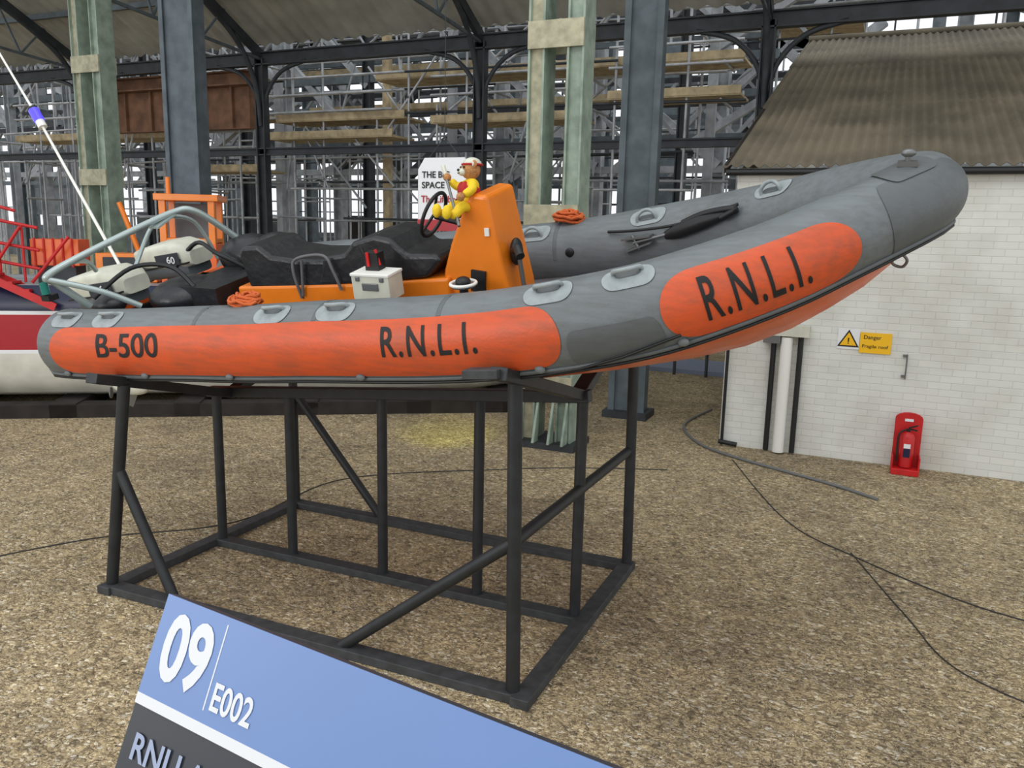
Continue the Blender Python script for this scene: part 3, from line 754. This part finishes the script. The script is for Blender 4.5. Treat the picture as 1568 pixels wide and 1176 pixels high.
# ---------------------------------------------------------------- boat behind, lying obliquely
def hullboat(name,x0,x1,yc,bw_,z0,z1,stripes,parent=None):
    b=MB();n=28;rings=[]
    for i in range(n+1):
        q=i/n;x=x0+(x1-x0)*q
        k=(1-max(0,(q-.6)/.4)**2.4) ; k=max(k,.02);kk=k*(.8+.2*min(1,q/.15))
        sheer=.25*max(0,(q-.3))**2
        keel=z0+.9*max(0,(q-.85)/.15)**2*(z1-z0)*.4
        ztop=z1+sheer
        levels=[(0,keel)]
        fr_=[(.5,.03),(.86,.10),(.97,.26),(1.0,.44),(1.0,.47),(1.0,.76),(1.0,.79),(1.02,1.0)]
        for a,h in fr_: levels.append((a*bw_/2*kk,keel+(ztop-keel)*h))
        rings.append([(x,yc-y,z) for y,z in levels[::-1]]+[(x,yc+y,z) for y,z in levels[1:]])
    nc=len(rings[0])
    def matfor(k):
        kk=k if k<8 else nc-2-k
        return stripes[kk]
    for i in range(n):
        for k in range(nc-1):
            b.add([rings[i][k],rings[i][k+1],rings[i+1][k+1],rings[i+1][k]],[(0,1,2,3)],matfor(k),True)
    b.add(rings[0],[tuple(range(nc))],stripes[1])
    for i in range(n):
        b.add([rings[i][0],rings[i+1][0],rings[i+1][-1],rings[i][-1]],[(0,1,2,3)],m_steell)
    return b.build(name,parent,fixn='w')
ang=math.radians(33)
bt=empty('museum_lifeboat',(-1.2,6.05,0),(0,0,ang))
hullboat('hull',-11,3.1,1.25,2.3,.14,1.78,[m_navy,m_plwhite,m_hred,m_plwhite,m_hwhite,m_hwhite,m_hwhite,m_hwhite],parent=bt)
b=MB()
for x in(-8,-6.2,-4.6,-3,-1.4,.2,1.6): b.box((x,1.1,.1),(.35,2.3,.20),m_timber)
b.box((-3.2,.1,.09),(9.6,.3,.18),m_timber);b.box((-3.2,2.1,.09),(9.6,.22,.18),m_timber)
b.build('keel_blocks',bt)
b=MB()
wx,wy,wz=-2.95,.62,1.76
for sx_ in(-.32,.32):
    for sy_ in(-.27,.27): b.box((wx+sx_,wy+sy_,wz+.6),(.09,.09,1.2),m_orcon)
b.box((wx,wy,wz+1.22),(.84,.70,.09),m_orcon);b.box((wx,wy,wz+.3),(.74,.64,.6),m_orhull);b.box((wx,wy,wz+.64),(.72,.62,.06),m_orcon)
b.box((wx,wy+.2,wz+.9),(.55,.02,.5),m_clut);b.cyl((wx-.3,wy,wz+1.25),(wx-.3,wy,wz+1.5),.03,m_orcon)
b.box((-4.75,.75,2.2),(.62,.45,.36),m_orhull);b.box((-4.75,.75,1.9),(.5,.4,.3),m_steeld)
for k in range(5): b.box((-5.0+k*.12,.51,2.2),(.025,.03,.40),m_red)
b.box((-3.85,.8,2.0),(.8,.45,.4),m_orcon);b.box((-3.85,.56,2.05),(.6,.02,.2),m_steeld);b.cyl((-3.6,.6,2.0),(-3.9,.6,2.9),.035,m_orcon)
b.build('wheelhouse',bt,bevel=.025)
b=MB()
for z in(2.0,2.25,2.55): b.cyl((-7.6,.4,z+.5),(-4.9,.4,z-.02),.022,m_red,8)
for k in range(9):
    x=-7.5+k*.3;b.cyl((x,.4,1.8),(x,.4,2.5+.5*(1-k/9)),.018,m_red,8)
for k in range(5): b.cyl((-7.4+k*.6,.35,1.8),(-6.9+k*.6,.35,2.9-.12*k),.022,m_red,8)
b.cyl((-7.6,.3,3.4),(-5.2,.5,2.75),.022,m_red,8)
for k in range(6): b.bar((-5.9+k*.2,.12,2.12-.1*k),(-5.7+k*.2,.12,2.12-.1*k),.3,.03,m_red)
b.bar((-6.0,-.02,2.2),(-4.6,-.02,1.5),.03,.1,m_red);b.bar((-6.0,.27,2.2),(-4.6,.27,1.5),.03,.1,m_red)
b.build('red_ladder_and_rails',bt)
b=MB()
b.box((.2,1.3,2.0),(2.2,1.2,.5),m_steell);b.box((.2,.69,2.05),(1.8,.03,.25),m_steeld);b.ell((-1.8,.9,1.9),(.5,.3,.22),m_hwhite)
b.build('deckhouse',bt,bevel=.03)
b=MB()
for x in(.3,.9,1.5,2.1,2.7): b.cyl((x,11.4,0),(x,11.4,1.15),.03,m_steeld,8)
for z in(.6,1.12): b.cyl((.3,11.4,z),(2.9,11.4,z),.025,m_steeld,8)
b.box((1.6,12.3,.04),(3,1.4,.08),m_floor2)
b.build('walkway_railing')

# hanging sign
b=MB();prof=[(.22,2.66),(.86,2.66),(.86,3.27),(.78,3.39),(.30,3.39),(.22,3.27)]
b.prism(prof,4.0,4.02,m_plwhite);b.prism([(.215,2.62),(.865,2.62),(.865,2.74),(.215,2.74)],3.99,4.03,m_hred)
walltext(b,'THE BIG',.27,3.18,.07,3.992,m_text,.34,off=.02);walltext(b,'SPACE',.27,3.07,.07,3.992,m_text,.28,off=.02);walltext(b,'The Lifeboats',.26,2.92,.075,3.992,m_hred,.54,off=.02)
b.cyl((.35,4.01,3.39),(.54,4.01,3.6),.005,m_steeld,6);b.cyl((.73,4.01,3.39),(.54,4.01,3.6),.005,m_steeld,6);b.cyl((.54,4.01,3.6),(.54,4.01,10.5),.004,m_steeld,6)
b.build('hanging_sign',fixn=False)

def cable(name,pts,r_,m):
    b=MB();b.sweep(smoothpath([(x,y,r_*.9+z) for x,y,z in [(p+(0,))[:3] if len(p)==2 else p for p in pts]],10),r_,m,6);b.build(name)
cable('hose',[(2.75,8.5),(2.6,7.3),(2.95,6.4),(3.5,5.9),(4.6,5.3),(5.1,4.95)],.018,m_hose)
cable('cable',[(3.5,5.8),(4.3,3.9),(4.95,3.2),(5.8,2.6),(6.6,2.4)],.006,m_cable)
cable('cable.001',[(4.9,3.3),(5.3,2.2),(5.6,1.5),(6.3,1.1)],.005,m_cable)
cable('cable.002',[(-1.6,-.6),(-1.0,.6),(-.2,1.5),(-.1,3.0),(1.2,4.1),(2.0,4.6),(2.9,5.0)],.006,m_cable)

# ---------------------------------------------------------------- information plaque
pq=empty('information_plaque',(0,0,0))
P0=Vector((3.784,-2.94,2.003));e=Vector((.9905,-.137,0)).normalized();n_=Vector((-.137,-.9905,0));wv=(n_*.4167-Vector((0,0,.909))).normalized();nb=e.cross(-wv).normalized()
def Q(u,v,k=0):return P0+e*u+wv*v+nb*k
def slab(b,u0,u1,v0,v1,k0,k1,m):
    vs=[Q(u,v,k) for u in(u0,u1) for v in(v0,v1) for k in(k0,k1)]
    b.add(vs,[(0,1,3,2),(4,6,7,5),(0,4,5,1),(2,3,7,6),(0,2,6,4),(1,5,7,3)],m)
b=MB();slab(b,0,1.15,0,.82,-.02,0,m_pldark);slab(b,0,1.15,0,.171,0,.002,m_plblue);slab(b,0,1.15,.171,.189,0,.0025,m_plwhite);slab(b,.164,.1665,.012,.152,.002,.003,m_plwhite)
b.build('board',pq)
def ptxt(b,s,u0,v1,h,m,off=.0,wid=None):
    vs,fs,asp=textgeo(s,off);wid=wid or asp*h
    b.add([Q(u0+x*wid,v1-y*h,.0035) for x,y in vs],fs,m)
b=MB();ptxt(b,'09',.028,.14,.118,m_plwhite,.03,.12);ptxt(b,'E002',.178,.148,.046,m_plwhite,.02,.095);ptxt(b,'RNLI ATLANTIC 21',.03,.275,.045,m_pltxt,.02,.5);ptxt(b,'Rigid inflatable lifeboat B-500',.03,.34,.03,m_pltxt,.0,.5)
b.build('lettering',pq,fixn=False)
b=MB()
for u in(.2,.95):
    q=Q(u,.35,-.03);b.cyl((q.x,q.y,0),(q.x,q.y,q.z),.025,m_steeld);b.box((q.x,q.y,.01),(.2,.2,.02),m_steeld)
b.build('posts',pq)

def spot(name,loc,tgt,en,col,ang,blend=.6):
    l=bpy.data.lights.new(name,'SPOT');l.energy=en;l.color=col;l.spot_size=ang;l.spot_blend=blend;l.shadow_soft_size=.05
    o=bpy.data.objects.new(name,l);o.location=loc;d=Vector(tgt)-Vector(loc);o.rotation_euler=d.to_track_quat('-Z','Y').to_euler();scene.collection.objects.link(o)
spot('yellow_spot',(.6,3.6,2.0),(-.1,5.3,0),160,(.9,1,.08),.6,1.0)
